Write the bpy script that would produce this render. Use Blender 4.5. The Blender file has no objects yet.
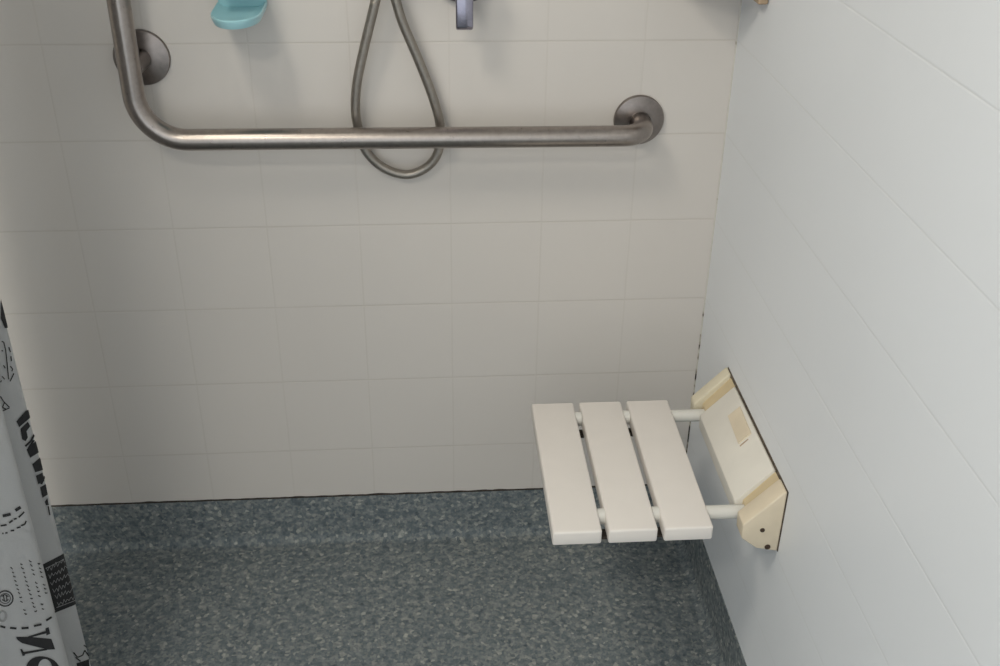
import bpy, bmesh, math, random
from mathutils import Vector, Matrix, noise
random.seed(4)
PI = math.pi
SC = bpy.context.scene
COL = SC.collection

# ---------------------------------------------------------------- camera
def cam_axes(a, b, c):
    ca, sa, cb, sb, cc, sc = math.cos(a), math.sin(a), math.cos(b), math.sin(b), math.cos(c), math.sin(c)
    f = Vector((-sa*cb, ca*cb, -sb)); r = Vector((ca, sa, 0)); u = r.cross(f)
    return cc*r+sc*u, -sc*r+cc*u, f
CP = Vector((-0.4901, -1.6440, 1.4079))
CR, CU, CF = cam_axes(-0.0794, 0.5252, 0.0143)
FPX = 1088.5                                   # focal length in pixels of a 1000 px wide frame
cd = bpy.data.cameras.new('camera'); cam = bpy.data.objects.new('camera', cd); COL.objects.link(cam)
cd.sensor_fit = 'HORIZONTAL'; cd.sensor_width = 36; cd.lens = FPX/1000*36
cd.clip_start = 0.02
cam.matrix_world = Matrix(((CR.x, CU.x, -CF.x, CP.x), (CR.y, CU.y, -CF.y, CP.y), (CR.z, CU.z, -CF.z, CP.z), (0, 0, 0, 1)))
SC.camera = cam
def ray(u, v): return CF + (u-500)/FPX*CR - (v-333)/FPX*CU
def on_y(u, v, y):
    d = ray(u, v); return CP + d*((y-CP.y)/d.y)

# ---------------------------------------------------------------- world, lights, exposure
w = bpy.data.worlds.new('world'); SC.world = w; w.use_nodes = True
w.node_tree.nodes['Background'].inputs[0].default_value = (0.75, 0.85, 1, 1)
w.node_tree.nodes['Background'].inputs[1].default_value = 0.3
vs = SC.view_settings
vs.view_transform = 'Standard'; vs.look = 'None'; vs.gamma = 1; vs.use_curve_mapping = False
vs.exposure = -0.03
def area(name, loc, rot, sx, sy, power, col):
    l = bpy.data.lights.new(name, 'AREA'); l.shape = 'RECTANGLE'; l.size = sx; l.size_y = sy
    l.energy = power; l.color = col
    o = bpy.data.objects.new(name, l); COL.objects.link(o); o.location = loc; o.rotation_euler = rot
    return o
LAMP = (-1.25, -1.05, 2.375)
area('ceiling_lamp_light', LAMP, (0, 0, 0), 0.44, 0.44, 15.5, (1, 0.93, 0.80))
area('side_fill_light', (-2.02, -1.75, 1.55), (0, math.radians(-90), 0), 1.0, 0.9, 5, (0.80, 0.90, 1.0))  # added cool fill from the left for the right wall
area('rear_fill_light', (-1.15, -2.2, 2.375), (0, 0, 0), 0.45, 0.3, 16.5, (1, 0.93, 0.80))  # added fill from behind the camera; no lamp is known there
area('front_wall_fill_light', (-1.05, -2.66, 1.2), (math.radians(90), 0, 0), 1.9, 2.2, 13.7, (0.80, 0.90, 1.0))  # added broad fill before the solid front wall; there is no doorway

# ---------------------------------------------------------------- helpers
def link(name, bm, mat, parent=None, smooth=False):
    me = bpy.data.meshes.new(name); bmesh.ops.recalc_face_normals(bm, faces=bm.faces[:])
    bm.to_mesh(me); bm.free()
    for m in (mat if isinstance(mat, (list, tuple)) else [mat]): me.materials.append(m)
    if smooth:
        for p in me.polygons: p.use_smooth = True
        try: me.set_sharp_from_angle(angle=math.radians(38))
        except Exception: pass
    o = bpy.data.objects.new(name, me); COL.objects.link(o)
    if parent: o.parent = parent; o.matrix_parent_inverse = Matrix.Translation(-parent.location)
    return o
def thing(name, label, cat, loc=(0, 0, 0), group=None):
    o = bpy.data.objects.new(name, None); COL.objects.link(o); o.location = loc; o.empty_display_size = .05
    o['label'] = label; o['category'] = cat
    if group: o['group'] = group
    return o
def tag(o, label, cat, group=None):
    o['label'] = label; o['category'] = cat
    if group: o['group'] = group
    return o
def struct(name, bm, mat, smooth=False):
    o = link(name, bm, mat, None, smooth); o['kind'] = 'structure'; return o
def box(bm, a, b, bevel=0, seg=2, mi=0):
    r = bmesh.ops.create_cube(bm, size=1)
    vs_ = r['verts']
    for v in vs_:
        v.co = Vector([(a[i]+b[i])/2 + v.co[i]*(b[i]-a[i]) for i in range(3)])
    fs = set(f for v in vs_ for f in v.link_faces)
    for f in fs: f.material_index = mi
    if bevel:
        es = list(set(e for v in vs_ for e in v.link_edges))
        bmesh.ops.bevel(bm, geom=es, offset=bevel, segments=seg, profile=.5, affect='EDGES')
def prism(bm, poly, axis, a, b, bevel=0, seg=2):
    """extrude a closed 2-D outline along an axis ('x','y','z') from a to b"""
    def P(q, t):
        return {'y': (q[0], t, q[1]), 'x': (t, q[0], q[1]), 'z': (q[0], q[1], t)}[axis]
    A = [bm.verts.new(P(q, a)) for q in poly]; B = [bm.verts.new(P(q, b)) for q in poly]
    n = len(poly); fs = [bm.faces.new(A), bm.faces.new(B[::-1])]
    for i in range(n): fs.append(bm.faces.new((A[i], B[i], B[(i+1) % n], A[(i+1) % n])))
    bmesh.ops.recalc_face_normals(bm, faces=fs)
    if bevel:
        es = list(set(e for f in fs for e in f.edges))
        bmesh.ops.bevel(bm, geom=es, offset=bevel, segments=seg, profile=.5, affect='EDGES')
def catmull(pts, step):
    pts = [Vector(p) for p in pts]; out = []
    for i in range(len(pts)-1):
        p1, p2 = pts[i], pts[i+1]
        p0 = pts[i-1] if i else p1*2-p2
        p3 = pts[i+2] if i+2 < len(pts) else p2*2-p1
        n = max(1, int((p2-p1).length/step))
        for k in range(n):
            t = k/n
            out.append(.5*((2*p1)+(p2-p0)*t+(2*p0-5*p1+4*p2-p3)*t*t+(3*p1-p0-3*p2+p3)*t**3))
    out.append(pts[-1]); return out
def tube(bm, path, rad, n=24, caps=True):
    """sweep a circle; rad may be a number or a function of the ring index"""
    rf = rad if callable(rad) else (lambda i: rad)
    rings = []; T0 = None; N = None
    for i, p in enumerate(path):
        p = Vector(p)
        t = (Vector(path[min(i+1, len(path)-1)])-Vector(path[max(i-1, 0)])).normalized()
        if N is None:
            N = t.orthogonal().normalized()
        else:
            N = (N - t*N.dot(t)).normalized()
        Bn = t.cross(N); r = rf(i)
        rings.append([bm.verts.new(p+(N*math.cos(2*PI*k/n)+Bn*math.sin(2*PI*k/n))*r) for k in range(n)])
    for a, b in zip(rings, rings[1:]):
        for k in range(n): bm.faces.new((a[k], a[(k+1) % n], b[(k+1) % n], b[k]))
    if caps: bm.faces.new(rings[0][::-1]); bm.faces.new(rings[-1])
def lathe_y(bm, cx, cz, prof, n=48):
    """profile of (radius, y) turned about a horizontal axis that leaves the back wall"""
    rings = []
    for r, y in prof:
        rings.append([bm.verts.new((cx+r*math.cos(2*PI*k/n), y, cz+r*math.sin(2*PI*k/n))) for k in range(n)])
    for a, b in zip(rings, rings[1:]):
        for k in range(n): bm.faces.new((a[k], a[(k+1) % n], b[(k+1) % n], b[k]))
    bm.faces.new(rings[0][::-1]); bm.faces.new(rings[-1])

# ---------------------------------------------------------------- materials
def mat(name):
    m = bpy.data.materials.new(name); m.use_nodes = True
    nt = m.node_tree; return m, nt, nt.nodes['Principled BSDF']
def N(nt, typ, **kw):
    n = nt.nodes.new(typ)
    for k, v in kw.items(): setattr(n, k, v)
    return n
def math_(nt, op, a, b=None, clamp=False):
    n = N(nt, 'ShaderNodeMath', operation=op); n.use_clamp = clamp
    for i, x in enumerate((a, b)):
        if x is None: continue
        if isinstance(x, (int, float)): n.inputs[i].default_value = x
        else: nt.links.new(x, n.inputs[i])
    return n.outputs[0]
def pos(nt): return N(nt, 'ShaderNodeNewGeometry').outputs['Position']
def noise_(nt, vec, scale, detail=2, rough=.5):
    n = N(nt, 'ShaderNodeTexNoise'); n.inputs['Scale'].default_value = scale
    n.inputs['Detail'].default_value = detail; n.inputs['Roughness'].default_value = rough
    nt.links.new(vec, n.inputs['Vector']); return n.outputs['Fac']
def ramp(nt, fac, stops):
    r = N(nt, 'ShaderNodeValToRGB'); els = r.color_ramp.elements
    while len(els) < len(stops): els.new(.5)
    for e, (p_, c) in zip(els, stops): e.position = p_; e.color = (*c, 1) if len(c) == 3 else c
    nt.links.new(fac, r.inputs[0]); return r.outputs[0]
def bump(nt, h, strength, dist, bsdf):
    b = N(nt, 'ShaderNodeBump'); b.inputs['Strength'].default_value = strength; b.inputs['Distance'].default_value = dist
    nt.links.new(h, b.inputs['Height']); nt.links.new(b.outputs[0], bsdf.inputs['Normal'])
def plain(name, col, rough=.5, metal=0, nscale=40, namp=.06, bump_s=0, spec=.5):
    m, nt, b = mat(name); p_ = pos(nt); f = noise_(nt, p_, nscale, 4)
    c = ramp(nt, f, [(.3, [x*(1-namp) for x in col]), (.7, [min(1, x*(1+namp)) for x in col])])
    nt.links.new(c, b.inputs['Base Color']); b.inputs['Roughness'].default_value = rough
    b.inputs['Metallic'].default_value = metal; b.inputs['Specular IOR Level'].default_value = spec
    if bump_s: bump(nt, f, bump_s, .001, b)
    return m
def grout(nt, coord, off, T, wdt):
    """1 on a joint, 0 on the tile; joints at off + k*T"""
    a = math_(nt, 'SUBTRACT', coord, off-T/2)
    a = math_(nt, 'DIVIDE', a, T); a = math_(nt, 'FRACT', a)
    a = math_(nt, 'SUBTRACT', a, .5); a = math_(nt, 'ABSOLUTE', a)
    a = math_(nt, 'DIVIDE', a, wdt/T); a = math_(nt, 'SUBTRACT', 1.0, a, clamp=True)
    return a
T, X0, Z0, HC = .15, -1.0436, .2129, .105
def tile_mat(name, axis, off, vstr, col, vary=.012, gstr=.8):
    m, nt, b = mat(name); p_ = pos(nt)
    s = N(nt, 'ShaderNodeSeparateXYZ'); nt.links.new(p_, s.inputs[0])
    gz = grout(nt, s.outputs['Z'], Z0, T, .0022)
    if vstr > 0:
        gv = math_(nt, 'MULTIPLY', grout(nt, s.outputs[axis], off, T, .0022), vstr)
        g = math_(nt, 'MAXIMUM', gz, gv)
    else: g = gz
    # joints are grimier in places
    wear = noise_(nt, p_, 6, 3)
    gm = math_(nt, 'MULTIPLY', g, math_(nt, 'ADD', math_(nt, 'MULTIPLY', wear, .9), .1))
    soft = noise_(nt, p_, 3.2, 2)
    base = ramp(nt, soft, [(.3, [c*(1-vary) for c in col]), (.7, [c*(1+vary) for c in col])])
    mx = N(nt, 'ShaderNodeMix', data_type='RGBA'); nt.links.new(math_(nt, 'MULTIPLY', gm, gstr), mx.inputs['Factor'])
    nt.links.new(base, mx.inputs[6]); mx.inputs[7].default_value = (col[0]*.62, col[1]*.58, col[2]*.52, 1)
    nt.links.new(mx.outputs[2], b.inputs['Base Color'])
    b.inputs['Roughness'].default_value = .42; b.inputs['Specular IOR Level'].default_value = .35
    h = math_(nt, 'ADD', math_(nt, 'MULTIPLY', g, -1.0), math_(nt, 'MULTIPLY', noise_(nt, p_, 24, 2), .5))
    bump(nt, h, .25, .0012, b)
    return m
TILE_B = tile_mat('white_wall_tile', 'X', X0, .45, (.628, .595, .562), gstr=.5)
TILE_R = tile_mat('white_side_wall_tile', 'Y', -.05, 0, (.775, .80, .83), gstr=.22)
PLASTER = plain('painted_plaster', (.62, .60, .56), .8, nscale=8, namp=.03)
CEIL = plain('ceiling_paint', (.75, .74, .71), .85, nscale=8, namp=.02)

def vinyl():
    m, nt, b = mat('speckled_safety_vinyl'); p_ = pos(nt)
    v = N(nt, 'ShaderNodeTexVoronoi'); v.inputs['Scale'].default_value = 175; nt.links.new(p_, v.inputs['Vector'])
    sx = N(nt, 'ShaderNodeSeparateColor'); nt.links.new(v.outputs['Color'], sx.inputs[0])
    c1 = ramp(nt, sx.outputs[0], [(0, (.072, .092, .108)), (.35, (.12, .146, .168)), (.7, (.19, .218, .225)), (.93, (.31, .32, .295)), (1, (.52, .52, .47))])
    big = noise_(nt, p_, 75, 5, .75)
    c2 = ramp(nt, big, [(.34, (.068, .088, .106)), (.51, (.182, .208, .218)), (.68, (.39, .39, .355))])
    mx = N(nt, 'ShaderNodeMix', data_type='RGBA'); mx.inputs['Factor'].default_value = .5
    nt.links.new(c1, mx.inputs[6]); nt.links.new(c2, mx.inputs[7])
    nt.links.new(mx.outputs[2], b.inputs['Base Color'])
    b.inputs['Roughness'].default_value = .75; b.inputs['Specular IOR Level'].default_value = .2
    bump(nt, big, .5, .0015, b)
    return m
VINYL = vinyl()
def steel(name, col, rough, scl=(1, 1, 1)):
    m, nt, b = mat(name); p_ = pos(nt)
    mp = N(nt, 'ShaderNodeVectorMath', operation='MULTIPLY'); nt.links.new(p_, mp.inputs[0]); mp.inputs[1].default_value = scl
    f = noise_(nt, mp.outputs[0], 120, 4, .6)
    c = ramp(nt, f, [(.25, [x*.86 for x in col]), (.75, [x*1.1 for x in col])])
    nt.links.new(c, b.inputs['Base Color']); b.inputs['Metallic'].default_value = 1
    r = N(nt, 'ShaderNodeMapRange'); nt.links.new(f, r.inputs[0]); r.inputs[3].default_value = rough*.85; r.inputs[4].default_value = rough*1.15
    nt.links.new(r.outputs[0], b.inputs['Roughness'])
    bump(nt, f, .02, .0002, b)
    return m
STEEL = steel('brushed_stainless_steel', (.345, .308, .285), .29)
STEEL2 = steel('dull_stainless_steel', (.27, .24, .225), .34)
HOSE = steel('stainless_hose', (.36, .33, .295), .46)
CHROME = steel('chrome', (.34, .325, .39), .18)
WHITE = plain('white_painted_slat', (.745, .705, .665), .45, nscale=30, namp=.012, bump_s=.05)
ARM = plain('white_plastic_rod', (.66, .65, .61), .4, nscale=30, namp=.02)
PANEL = plain('off_white_plastic', (.735, .705, .64), .42, nscale=20, namp=.03)
YELLOW = plain('yellowed_plastic', (.68, .59, .45), .45, nscale=25, namp=.06)
YELLOW2 = plain('amber_yellowed_plastic', (.60, .49, .31), .5, nscale=25, namp=.06)
PALE = plain('slightly_yellowed_plastic', (.66, .60, .46), .42, nscale=20, namp=.04)
DARK = plain('dark_grime_and_gap_shade', (.035, .028, .022), .8, nscale=90, namp=.4)  # joint grime, and the blocks that paint shadow in the slat gaps
BROWN = plain('brown_grime', (.12, .095, .07), .8, nscale=160, namp=.7)
RUST = plain('corroded_screw', (.07, .045, .03), .7, metal=.3, nscale=300, namp=.4)
TURQ = plain('turquoise_plastic', (.36, .63, .69), .3, nscale=20, namp=.03)
TAN = plain('tan_plastic', (.40, .29, .19), .5, nscale=60, namp=.15)
CLOTH = plain('white_shower_curtain_cloth', (.66, .67, .68), .8, nscale=900, namp=.03, bump_s=.05)
PRINT = plain('black_print', (.018, .018, .020), .8, nscale=200, namp=.2)
GREYPRINT = plain('grey_print', (.30, .30, .30), .8, nscale=200, namp=.2)

# ---------------------------------------------------------------- setting
XL, YF, ZC = -2.1, -2.7, 2.4
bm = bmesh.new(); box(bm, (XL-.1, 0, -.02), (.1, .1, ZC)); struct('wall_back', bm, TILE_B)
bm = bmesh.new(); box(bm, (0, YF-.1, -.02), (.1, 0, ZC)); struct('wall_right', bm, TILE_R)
bm = bmesh.new(); box(bm, (XL, YF-.1, -.02), (0, YF, ZC)); struct('wall_front', bm, PLASTER)
wy0, wy1, wz0, wz1 = -2.25, -1.25, 1.1, 2.0
bm = bmesh.new()
box(bm, (XL-.1, YF, -.02), (XL, wy0, ZC)); box(bm, (XL-.1, wy1, -.02), (XL, 0, ZC))
box(bm, (XL-.1, wy0, -.02), (XL, wy1, wz0)); box(bm, (XL-.1, wy0, wz1), (XL, wy1, ZC))
struct('wall_left', bm, PLASTER)
bm = bmesh.new(); box(bm, (XL-.1, YF-.1, ZC), (.1, .1, ZC+.08)); struct('ceiling', bm, CEIL)
# floor: one vinyl sheet that coves up both tiled walls
bm = bmesh.new(); R = .02; TH = .0016
prof = [(R+TH, 0.0)]
for k in range(1, 9):
    a = k/8*PI/2; prof.append((TH+R-R*math.sin(a), R-R*math.cos(a)))
prof.append((TH, HC)); prof.append((0.0, HC))
a_, b_, c_ = [], [], []
for d, z in prof:
    a_.append(bm.verts.new((XL, -d, z))); b_.append(bm.verts.new((-d, -d, z))); c_.append(bm.verts.new((-d, YF, z)))
for i in range(len(prof)-1):
    bm.faces.new((a_[i], b_[i], b_[i+1], a_[i+1])); bm.faces.new((b_[i], c_[i], c_[i+1], b_[i+1]))
q = bm.verts.new((XL, YF, 0)); bm.faces.new((a_[0], q, c_[0], b_[0]))
fl = struct('floor', bm, VINYL, True)
# grime line in the joint above the cove, irregular
bm = bmesh.new()
def strip(pts, h0, nrm):
    prev = None
    for i, p_ in enumerate(pts):
        p_ = Vector(p_); h = h0*(.6+.9*abs(noise.noise(p_*35)))
        f0 = bm.verts.new(p_+nrm*.0022+Vector((0, 0, -.0004))); f1 = bm.verts.new(p_+nrm*.0014+Vector((0, 0, h)))
        g1 = bm.verts.new(p_-nrm*.0010+Vector((0, 0, h))); g0 = bm.verts.new(p_-nrm*.0010+Vector((0, 0, -.0004)))
        cur = (f0, f1, g1, g0)
        if prev:
            for k in range(4): bm.faces.new((prev[k], cur[k], cur[(k+1) % 4], prev[(k+1) % 4]))
        prev = cur
strip([(XL+.002+i*.006, 0, HC) for i in range(348)], .0026, Vector((0, -1, 0)))
struct('trim_1', bm, DARK)
# sealant bead down the inner corner, mouldy towards the bottom
m, nt, b = mat('corner_sealant'); p_ = pos(nt); s = N(nt, 'ShaderNodeSeparateXYZ'); nt.links.new(p_, s.inputs[0])
low = N(nt, 'ShaderNodeMapRange'); nt.links.new(s.outputs['Z'], low.inputs[0])
low.inputs[1].default_value = .20; low.inputs[2].default_value = .75; low.inputs[3].default_value = .17; low.inputs[4].default_value = -.10
fac = math_(nt, 'ADD', noise_(nt, p_, 38, 3), low.outputs[0])
c = ramp(nt, fac, [(.57, (.58, .56, .52)), (.61, (.40, .36, .31)), (.68, (.03, .025, .02))])
nt.links.new(c, b.inputs['Base Color']); b.inputs['Roughness'].default_value = .5
bm = bmesh.new(); prism(bm, [(.001, .001), (-.0026, .001), (-.0014, -.0014), (.001, -.0026)], 'z', HC, ZC); struct('trim_2', bm, m)
# added window frame in the left wall, out of view, for the side fill
bm = bmesh.new(); fw = .05
for a, c in (((wy0, wz0), (wy1, wz0+fw)), ((wy0, wz1-fw), (wy1, wz1)), ((wy0, wz0), (wy0+fw, wz1)), ((wy1-fw, wz0), (wy1, wz1))):
    box(bm, (XL-.08, a[0], a[1]), (XL-.02, c[0], c[1]))
struct('added_window', bm, CEIL)

# ---------------------------------------------------------------- ceiling lamp (above the frame)
t = thing('ceiling_light', 'square white ceiling light above the shower area', 'light', (LAMP[0], LAMP[1], ZC))
bm = bmesh.new(); box(bm, (LAMP[0]-.19, LAMP[1]-.19, ZC-.02), (LAMP[0]+.19, LAMP[1]+.19, ZC), .004); link('base_plate', bm, CEIL, t)

# ---------------------------------------------------------------- grab bar
BY, BZ, BX, BR = -.063, .8365, -.905, .0162
t = thing('grab_bar', 'L-shaped brushed stainless steel grab bar across the back wall', 'grab bar', (-.53, 0, BZ))
path = []
# top end returns to the wall, above the frame
for k in range(0, 9):
    a = PI/2*k/8; path.append((BX, BY*.0-.028-.035*math.sin(a)+.0, 1.55-.035*(1-math.cos(a))+.0))
path = [(BX, -.002, 1.55)] + path
path[-1] = (BX, BY, 1.515)
for z in (1.4, 1.3, 1.2, 1.1, 1.0, .95): path.append((BX, BY, z))
rb = .070
for k in range(0, 17):
    a = PI/2*k/16; path.append((BX+rb-rb*math.cos(a), BY, BZ+rb-rb*math.sin(a)))
for x in (-.75, -.6, -.45, -.3, -.22): path.append((x, BY, BZ-.003*(x+.835)/.615))
rr = .034; ex = -.143
for k in range(0, 11):
    a = PI/2*k/10; path.append((ex-rr+rr*math.sin(a), BY+rr-rr*math.cos(a), BZ-.003+.002*k/10))
path.append((ex, -.002, BZ))
bm = bmesh.new(); tube(bm, path, BR, 32); link('bar', bm, STEEL, t, True)
bm = bmesh.new(); tube(bm, [(BX+.004, BY+.002, .944), (BX+.006, -.03, .944), (BX+.007, -.002, .944)], .0135, 24); link('wall_post', bm, STEEL2, t, True)
def flange(cx, cz, hole, R_=.040):
    bm = bmesh.new()
    lathe_y(bm, cx, cz, [(R_, -.0005), (R_+.0002, -.005), (R_-.001, -.0075), (.030, -.0095), (hole+.005, -.0115), (hole+.0015, -.0115), (hole+.0008, -.008), (hole-.004, -.008), (.002, -.008)])
    f = link('flange', bm, STEEL2, t, True)
    return f
flange(-.900, .944, .0135, .0415); flange(ex-.001, .838, BR); flange(BX, 1.55, BR)

# ---------------------------------------------------------------- shower hose
pts = [(386, -62), (379, -20), (375.6, 0), (364, 48.5), (357, 83), (355.5, 108), (358, 127), (366, 151), (384, 168), (407, 174.6), (427, 167), (438.4, 151), (440, 125.5), (432.7, 97), (418.5, 60), (402.8, 23), (395.6, 0), (388, -22), (378, -62)]
dep = [-.045, -.036, -.034, -.030, -.028, -.026, -.024, -.022, -.020, -.019, -.020, -.022, -.024, -.028, -.032, -.036, -.038, -.040, -.062]
P3 = [on_y(u, v, y) for (u, v), y in zip(pts, dep)]
pa = catmull(P3, .0014)
t = thing('shower_hose', 'ribbed metal shower hose hanging in a loop behind the grab bar', 'hose', tuple(P3[9]))
bm = bmesh.new(); tube(bm, pa, lambda i: .0070 if i % 2 else .0074, 16); link('hose', bm, HOSE, t, True)
# ends are carried by a wall elbow just above the frame
e0 = P3[0]; e1 = P3[-1]
bm = bmesh.new(); tube(bm, [tuple(e0+Vector((0, 0, -.015))), tuple(e0+Vector((0, 0, .02)))], .0105, 20); link('coupling_nut', bm, CHROME, t, True)
bm = bmesh.new(); tube(bm, [tuple(e1+Vector((0, 0, -.015))), tuple(e1+Vector((0, 0, .02)))], .0105, 20); link('coupling_nut', bm, CHROME, t, True)
t = thing('hose_holder', 'chrome wall holder carrying both ends of the shower hose', 'shower fitting', (e0.x, 0, e0.z+.04))
bm = bmesh.new()
lathe_y(bm, (e0.x+e1.x)/2, e0.z+.045, [(.032, -.0005), (.032, -.006), (.014, -.012), (.014, -.08), (.002, -.084)], 32)
box(bm, (min(e0.x, e1.x)-.014, -.085, e0.z+.02), (max(e0.x, e1.x)+.014, -.02, e0.z+.062), .005)
link('bracket', bm, CHROME, t, True)

# ---------------------------------------------------------------- shower mixer
c0 = on_y(464, 3, -.012)
mr = .055; mx_, mz_ = c0.x, c0.z+mr
t = thing('shower_mixer', 'chrome shower mixer with a lever handle pointing down', 'tap', (mx_, 0, mz_))
bm = bmesh.new(); lathe_y(bm, mx_, mz_, [(mr, -.0005), (mr, -.010), (mr-.004, -.013), (.030, -.016), (.029, -.017), (.002, -.017)]); link('wall_plate', bm, CHROME, t, True)
bm = bmesh.new(); lathe_y(bm, mx_, mz_, [(.027, -.016), (.026, -.060), (.023, -.066), (.002, -.067)]); link('body', bm, CHROME, t, True)
pe = on_y(464.5, 30, -.058)
lz = mz_-pe.z
bm = bmesh.new()
prism(bm, [(-.050, mz_+.012), (-.067, mz_+.010), (-.066, pe.z+.005), (-.060, pe.z), (-.052, pe.z+.001), (-.050, mz_-.02)], 'x', pe.x-.0125, pe.x+.0125, .0025)
link('lever', bm, CHROME, t, True)

# ---------------------------------------------------------------- turquoise soap dish
cx = on_y(232.5, 20, -.11).x; zt = 1.0215
t = thing('soap_dish', 'turquoise plastic soap dish on the back wall above the grab bar', 'soap dish', (cx, 0, zt))
bm = bmesh.new()
def outline(w_, d_, n=20):
    """tongue outline: straight sides from the wall then a rounded nose, (x, y)"""
    o = [(-w_, -.002), (-w_, -d_*.55)]
    for k in range(1, n): 
        a = PI*k/n; o.append((-w_*math.cos(a)*1.0, -d_*.55-d_*.45*math.sin(a)))
    o += [(w_, -d_*.55), (w_, -.002)]; return o
layers = [(.026, .110, -.0095), (.0325, .118, -.0075), (.0350, .1215, -.001), (.0355, .122, .0035), (.0345, .1205, .005), (.0325, .118, .0038), (.028, .111, -.0005), (.019, .10, -.0025)]
rings = []
for w_, d_, dz in layers:
    rings.append([bm.verts.new((cx+x*(1+.0*y), y, zt+dz+(-.002-y)*.0)) for x, y in outline(w_, d_)])
n = len(rings[0])
for a, b2 in zip(rings, rings[1:]):
    for k in range(n): bm.faces.new((a[k], a[(k+1) % n], b2[(k+1) % n], b2[k]))
bm.faces.new(rings[0][::-1]); bm.faces.new(rings[-1])
link('dish', bm, TURQ, t, True)
bm = bmesh.new(); box(bm, (cx-.035, -.012, zt-.004), (cx+.035, -.0005, zt+.09), .005, 3); link('wall_plate', bm, TURQ, t, True)
bm = bmesh.new(); box(bm, (cx-.030, -.070, zt+.030), (cx+.030, -.010, zt+.075), .012, 4); link('soap_cup', bm, TURQ, t, True)

# ---------------------------------------------------------------- corner shelf (its lip dips into the frame)
t = thing('corner_shelf', 'small tan corner shelf high in the right corner', 'shelf', (0, 0, 1.05))
bm = bmesh.new()
def quarter(Rq, z, n=16): return [(-Rq*math.sin(PI/2*k/n)*.99-.0008, -Rq*math.cos(PI/2*k/n)-.0008, z) for k in range(n+1)]
def qslab(bm, Rq, z0, z1, Ri=0):
    poly = [(x, y) for x, y, _ in quarter(Rq, 0)]
    poly = [(-.0008, poly[0][1])] + poly + [(poly[-1][0], -.0008)]
    poly = poly + ([(-.0008, -.0008)] if not Ri else [])
    prism(bm, poly, 'z', z0, z1, .0012, 1)
qslab(bm, .125, 1.066, 1.074); link('shelf_plate', bm, TAN, t)
bm = bmesh.new(); box(bm, (-.016, -.132, 1.047), (-.0008, -.098, 1.0665), .003, 2); link('support_foot', bm, TAN, t)
# ---------------------------------------------------------------- folding shower seat
S = thing('folding_shower_seat', 'white slatted fold-down shower seat with yellowed bracket on the right wall', 'seat', (0, -.338, .425))
ZT = .4225; THK = .0235
yc = -.339
def rotseat(o):
    # the seat sits very slightly askew on its rods
    for v in o.data.vertices:
        dy = v.co.y-yc; v.co.x += dy*.004
for x0, x1 in ((-.3215, -.2530), (-.2435, -.1750), (-.1655, -.0970)):
    bm = bmesh.new(); box(bm, (x0, -.4985, ZT-THK), (x1, -.1790, ZT), .0032, 3)
    rotseat(link('seat_slat', bm, WHITE, S, True))
RZ = .4105
for y in (-.2100, -.4530):
    bm = bmesh.new()
    tube(bm, [(-.3120, y, RZ), (-.2, y, RZ), (-.1, y, RZ), (-.03, y, RZ)], .0100, 24); a = link('support_arm', bm, ARM, S, True)
    for gx in (-.24825, -.17025):
        bm = bmesh.new(); tube(bm, [(gx-.0048, y, RZ), (gx+.0048, y, RZ)], .0114, 24); link('spacer_ring', bm, ARM, a, True)
        bm = bmesh.new(); box(bm, (gx-.012, y-.032, RZ-.016), (gx+.012, y-.012, RZ-.0115), .0015, 1); link('gap_shade_block', bm, DARK, a)['label'] = 'dark block standing in for shadow under the slat gap'  # dark blocks paint the shadow in the gaps beside each arm
W = lambda d: [(-.0012, .4775-d), (-.0045, .4790-d), (-.0565+d*.7, .4235-d*.4), (-.0555+d*.7, .3990), (-.0320, .3800), (-.0012, .3730)]
bm = bmesh.new(); prism(bm, W(.0035), 'y', -.4440, -.2270, .0014, 2); link('bracket_panel', bm, PANEL, S, True)['label'] = 'off-white sloping front panel'
for y0, y1, lab in ((-.4985, -.4680, 'yellowed bracket cheek nearest the camera'), (-.1965, -.1735, 'yellowed bracket cheek nearest the corner')):
    bm = bmesh.new(); prism(bm, W(0), 'y', y0, y1, .0022, 3); ch = link('bracket_cheek', bm, YELLOW if y0 < -.4 else PALE, S, True)
    ch['label'] = lab
    if y0 < -.4:
        for (sx_, sz_, r_) in ((-.028, .4135, .0034), (-.0165, .3825, .0042)):
            bm = bmesh.new(); tube(bm, [(sx_, y0+.001, sz_), (sx_, y0-.0012, sz_)], r_, 16); link('screw', bm, RUST, ch)
# amber slot backs that the arms fold into
for y0, y1 in ((-.4682, -.4438), (-.2272, -.1963)):
    bm = bmesh.new(); prism(bm, [(-.0012, .4720), (-.0060, .4670), (-.0420, .4240), (-.0420, .3900), (-.0012, .3750)], 'y', y0, y1); link('arm_slot', bm, YELLOW2, S)
# thin grime line where the bracket meets the wall
bm = bmesh.new(); prism(bm, [(-.4988, .3727), (-.4989, .4783), (-.1732, .4783), (-.1732, .3727)], 'x', -.0009, -.0001); link('back_gasket', bm, BROWN, S)
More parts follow.
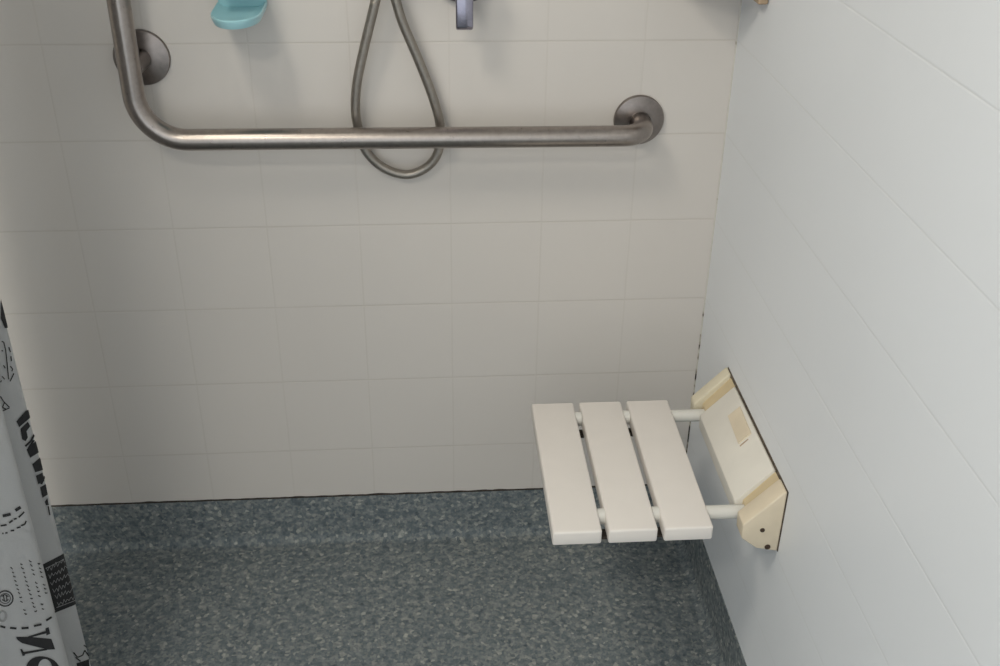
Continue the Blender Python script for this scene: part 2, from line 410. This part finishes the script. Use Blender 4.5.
# yellowed pad on the sloping panel
d = Vector((-.7071, 0, -.7071)); nrm = Vector((-.7071, 0, .7071))
bm = bmesh.new()
o = Vector((-.0035, 0, .4775-.0035))
def slope(y, s_, h): q = o+d*s_+nrm*h; return bm.verts.new((q.x, y, q.z))
Q = [(-.279, .004), (-.279, .029), (-.349, .032), (-.349, .006)]
A = [slope(y, s_, -.001) for y, s_ in Q]; B = [slope(y*.98-.0063, s_*.95+.001, .0032) for y, s_ in Q]
bm.faces.new(A); bm.faces.new(B[::-1])
for i in range(4): bm.faces.new((A[i], B[i], B[(i+1) % 4], A[(i+1) % 4]))
link('stop_pad', bm, YELLOW, S)['label'] = 'yellowed raised rectangular pad'
bm = bmesh.new(); c4 = [(-.352, .008), (-.3545, .008), (-.3555, .031), (-.353, .031)]
A = [slope(y, s_, -.0005) for y, s_ in c4]; B = [slope(y, s_, .0012) for y, s_ in c4]
bm.faces.new(A); bm.faces.new(B[::-1])
for i in range(4): bm.faces.new((A[i], B[i], B[(i+1) % 4], A[(i+1) % 4]))
link('pad_shade_line', bm, TAN, S)  # tan strip paints the shaded line along the pad's near edge

# ---------------------------------------------------------------- shower curtain
ctrl = [(-1.185, -.165), (-1.145, -.205), (-1.190, -.250), (-1.130, -.270), (-1.170, -.320), (-1.130, -.365), (-1.100, -.388), (-1.050, -.385), (-1.0200, -.4020), (-1.0280, -.425), (-1.0560, -.452), (-1.0750, -.480), (-1.062, -.510),
        (-1.015, -.528), (-.9850, -.5500), (-.9960, -.578), (-1.028, -.612), (-1.070, -.628), (-1.120, -.622), (-1.150, -.640), (-1.155, -.680), (-1.110, -.705),
        (-1.060, -.715), (-1.040, -.745), (-1.080, -.785), (-1.130, -.800), (-1.150, -.840), (-1.110, -.875), (-1.050, -.890), (-1.045, -.920), (-1.100, -.955), (-1.150, -.975), (-1.145, -1.020), (-1.090, -1.050)]
cp = catmull([(x, y, 0) for x, y in ctrl], .004)
ZB, ZR = .035, 1.76
def hit(u, lo, hi):
    """curtain point of path range lo..hi that the direction u looks at: (index, fraction)"""
    best = None
    for i in range(lo, hi):
        a, b2 = cp[i], cp[i+1]
        # solve CP + t*u = a + s*(b-a) in plan
        ex_, ey_ = b2.x-a.x, b2.y-a.y
        det = u.x*(-ey_)+ex_*u.y
        if abs(det) < 1e-12: continue
        rx, ry = a.x-CP.x, a.y-CP.y
        t_ = (rx*(-ey_)+ex_*ry)/det; s_ = (u.x*ry-u.y*rx)/det
        if t_ > 0 and -.001 <= s_ <= 1.001 and (best is None or t_ < best[0]): best = (t_, i, s_)
    if best is None:                                  # past the fold's outline: take the closest direction
        bi = min(range(lo, hi), key=lambda i: abs(math.atan2(cp[i].x-CP.x, cp[i].y-CP.y)-math.atan2(u.x, u.y)))
        q = cp[bi]; return (math.hypot(q.x-CP.x, q.y-CP.y)/math.hypot(u.x, u.y), bi, 0)
    return best
iE1 = min(range(len(cp)), key=lambda i: (cp[i]-Vector((-1.020, -.402, 0))).length)
iV = min(range(len(cp)), key=lambda i: (cp[i]-Vector((-1.075, -.480, 0))).length)
iE2 = min(range(len(cp)), key=lambda i: (cp[i]-Vector((-.988, -.55, 0))).length)
iW = min(range(len(cp)), key=lambda i: (cp[i]-Vector((-1.120, -.622, 0))).length)
RNG = {'rear': (iE1-3, iV), 'front': (iE2-3, iW)}
def to_curtain(px, py, side, off=.0011):
    u = ray(px, py); lo, hi = RNG[side]; t_, i, s_ = hit(u, lo, hi)
    a, b2 = cp[i], cp[min(i+1, len(cp)-1)]; q = a.lerp(b2, min(max(s_, 0), 1)); tg = (b2-a).normalized()
    nn = Vector((-tg.y, tg.x, 0))
    if nn.dot(Vector((CP.x-q.x, CP.y-q.y, 0))) < 0: nn = -nn
    z = CP.z+u.z*t_
    return Vector((q.x+nn.x*off, q.y+nn.y*off, z))
bm = bmesh.new()
nz = 60; rows = []
for j in range(nz+1):
    z = ZB+(ZR-ZB)*j/nz; rows.append([bm.verts.new((q.x, q.y, z)) for q in cp])
for j in range(nz):
    for i in range(len(cp)-1): bm.faces.new((rows[j][i], rows[j][i+1], rows[j+1][i+1], rows[j+1][i]))
bmesh.ops.solidify(bm, geom=bm.faces[:], thickness=.0009)
for f in bm.faces: f.material_index = 0
def print_poly(poly, side, mi=1, off=.0013, maxe=2.5):
    b2 = bmesh.new(); vs2 = [b2.verts.new((x, y, 0)) for x, y in poly]
    try: f = b2.faces.new(vs2)
    except ValueError: b2.free(); return
    bmesh.ops.triangulate(b2, faces=[f])
    for _ in range(4):
        es = [e for e in b2.edges if e.calc_length() > maxe]
        if not es: break
        bmesh.ops.subdivide_edges(b2, edges=es, cuts=1); bmesh.ops.triangulate(b2, faces=b2.faces[:])
    mp = {v: bm.verts.new(to_curtain(v.co.x, v.co.y, side, off)) for v in b2.verts}
    for f in b2.faces:
        try: bm.faces.new([mp[v] for v in f.verts]).material_index = mi
        except ValueError: pass
    b2.free()
def stroke(pts, w_, side, mi=1, off=.0013):
    for (x0, y0), (x1, y1) in zip(pts, pts[1:]):
        L = math.hypot(x1-x0, y1-y0)
        if L < 1e-6: continue
        nx, ny = -(y1-y0)/L*w_/2, (x1-x0)/L*w_/2
        print_poly([(x0+nx, y0+ny), (x1+nx, y1+ny), (x1-nx, y1-ny), (x0-nx, y0-ny)], side, mi, off)
def ringp(cx_, cy_, rx, ry, w_, side, mi=1, n=22, tilt=0):
    for k in range(n):
        a0, a1 = 2*PI*k/n, 2*PI*(k+1)/n
        def P(a, s_):
            x, y = (rx+s_)*math.cos(a), (ry+s_)*math.sin(a)
            return (cx_+x*math.cos(tilt)-y*math.sin(tilt), cy_+x*math.sin(tilt)+y*math.cos(tilt))
        print_poly([P(a0, w_/2), P(a1, w_/2), P(a1, -w_/2), P(a0, -w_/2)], side, mi)
# rear fold: big turned capitals running down the fold, cut by its edge
for pl in ([(15.8, 421), (25, 410.5), (28.8, 409.5), (30.5, 416.7), (18.5, 427)], [(19.8, 428.5), (27, 421.5), (29.5, 426), (25.8, 431), (27.2, 437), (25, 441), (21.5, 439)],
           [(26, 449), (34.7, 441), (37.8, 452.5), (29.5, 457.5)], [(31.5, 464), (39, 457.5), (42, 470), (34.5, 472)],
           [(35.3, 475.5), (41.5, 472.5), (43.5, 481), (37.5, 484)], [(39.5, 487), (44.8, 484), (46.8, 494.5), (41.8, 497.5)],
           [(44, 501.5), (46.6, 498), (48, 505), (45.3, 505)], [(0, 298), (1.6, 303), (7.2, 324), (6.8, 328), (3.8, 328), (0, 318)]):
    print_poly(pl, 'rear')
stroke([(24.6, 446), (30, 441), (33.5, 434.5)], 2.0, 'rear'); stroke([(47.4, 506), (49.2, 515)], 1.2, 'rear'); stroke([(36, 465), (41, 459)], 2.2, 'rear'); stroke([(40.5, 484), (44, 476)], 2.0, 'rear'); stroke([(28, 448), (33, 440)], 2.0, 'rear')
for a in ([(1, 341), (3, 342), (5, 350), (6.5, 364), (8, 379)], [(8, 347), (9.6, 352)], [(10, 356), (10.6, 361)], [(9.6, 366), (12, 369), (11, 371)], [(13.2, 373), (9.5, 381)],
          [(1, 350), (2.4, 351)], [(2.8, 365), (4.6, 368)], [(1.6, 376), (4, 379)], [(0, 382), (1, 380)], [(0, 396), (3, 401), (9, 407)], [(1, 411), (9, 407.5)], [(4, 402), (2, 407), (6, 409)]):
    stroke(a, 1.1, 'rear')
# rear fold: dark woven-look band with pale script in it
print_poly([(38, 566.5), (42, 564.3), (63, 553.5), (78.5, 603), (57, 611.5), (52, 613)], 'rear', 1, .0010)
for k in range(6):
    tt = (k+.7)/6.6
    xl, yl = 44+15*tt, 565+45*tt; xr, yr = 62+15*tt, 554.5+48.5*tt; z_ = []
    for i in range(12):
        s_ = i/11; z_.append((xl+(xr-xl)*s_+random.uniform(-.4, .4), yl+(yr-yl)*s_+(2.0 if i % 2 else -1.8)+random.uniform(-1, 1)))
    stroke(z_, .45, 'rear', 2, .0016)
stroke([(45, 568), (63, 559)], .5, 'rear', 2, .0016); stroke([(56, 607), (76.5, 599.5)], .6, 'rear', 2, .0016)
# rear fold: loose script and a dark block by the hem
for a in ([(73, 652), (77, 657), (82, 655), (84, 650)], [(83, 645), (87, 648), (89, 644)], [(84, 650), (88, 656), (91, 652)], [(75, 657), (80, 661)]): stroke(a, 1.2, 'rear')
print_poly([(76, 663), (88, 659), (89, 668), (78, 672)], 'rear')
# front fold: postmark wave lines
for a, w_ in (([(2, 515.6), (6, 514.8), (10, 513.6)], 3.0), ([(14.6, 510.2), (19.8, 506.8)], 3.2)): stroke(a, w_, 'front')
for a in ([(0, 525.4), (3, 525)], [(3, 525), (6, 524.4)], [(8.5, 522.6), (12, 520)], [(13, 518.8), (16, 518.2)], [(18, 517), (21, 514.2), (23.4, 511.6)],
          [(1.5, 533), (3, 533)], [(4.6, 532.8), (7, 532.2)], [(10, 530.4), (13.6, 530)], [(16, 527.6), (20, 526.6)], [(20.5, 525.4), (24, 524), (25.4, 520.6)]): stroke(a, 1.6, 'front')
# front fold: four lines of small turned script
for (x0, y0), (x1, y1) in (((11, 567), (26, 617)), ((20.5, 563), (36, 614.5)), ((29.5, 560), (43.4, 612)), ((38, 563), (46, 596))):
    nn_ = int(math.hypot(x1-x0, y1-y0)/4.2)
    for k in range(nn_):
        if k % 5 == 4 and random.random() < .6: continue
        f = k/nn_; x = x0+(x1-x0)*f; y = y0+(y1-y0)*f
        stroke([(x-1+random.uniform(-.3, .3), y+random.uniform(-.5, .5)), (x+.4, y+1.3), (x+1.3+random.uniform(-.3, .3), y+random.uniform(-.2, 2))], 1.0, 'front')
ringp(4.6, 598, 7.8, 7.6, 1.3, 'front'); ringp(4.6, 598, 5.2, 5.0, .7, 'front')
for a in ([(1, 596), (4, 594), (8, 596)], [(1.5, 599), (5, 601), (8, 599)], [(3, 595), (4, 601)], [(6, 595), (6.5, 601)]): stroke(a, 1.0, 'front')
ringp(2, 615.5, 3.6, 5, 2.2, 'front', 2)
for a in ([(0, 625.6), (5, 627)], [(9.5, 627.3), (16, 628)], [(21, 627.8), (28, 627.3)], [(33.3, 625.6), (41, 624)], [(45.5, 620.2), (51, 616.7)], [(54.2, 612.6), (57, 609)]): stroke(a, 2.1, 'front')
# front fold: the big mirrored letters, N above O
g = lambda L_: [(x/6.94, 570+y/6.94) for x, y in L_]
for L_ in ([(310, 403), (333, 394), (344, 440), (318, 452)], [(322, 418), (324, 436), (205, 466), (190, 458)], [(108, 460), (200, 460), (352, 476), (378, 548), (330, 550), (150, 505), (118, 482)],
           [(136, 545), (150, 545), (172, 588), (154, 594)], [(158, 565), (330, 540), (322, 553), (164, 582)]):
    print_poly(g(L_), 'front')
oc = (296/6.94, 570+690/6.94)
nO = 28
for k in range(nO):
    a0, a1 = 2*PI*k/nO, 2*PI*(k+1)/nO
    def Pt(a, inner): 
        rx, ry = ((17.0, 13.5) if not inner else (7.5, 10.8)); return (oc[0]+rx*math.cos(a)+(2 if inner else 0), oc[1]+ry*math.sin(a)+.10*rx*math.cos(a))
    print_poly([Pt(a0, 0), Pt(a1, 0), Pt(a1, 1), Pt(a0, 1)], 'front')
cur = link('shower_curtain', bm, [CLOTH, PRINT, GREYPRINT], None, True)
tag(cur, 'white shower curtain with black lettering hanging at the left edge', 'shower curtain')
t = thing('curtain_rail', 'straight metal shower curtain rail above the curtain', 'curtain rail', (-1.09, 0, 1.77))
bm = bmesh.new(); tube(bm, [(-1.09, -.001, 1.77), (-1.09, -1, 1.77), (-1.09, YF+.001, 1.77)], .0125, 20); link('rail', bm, STEEL, t, True)
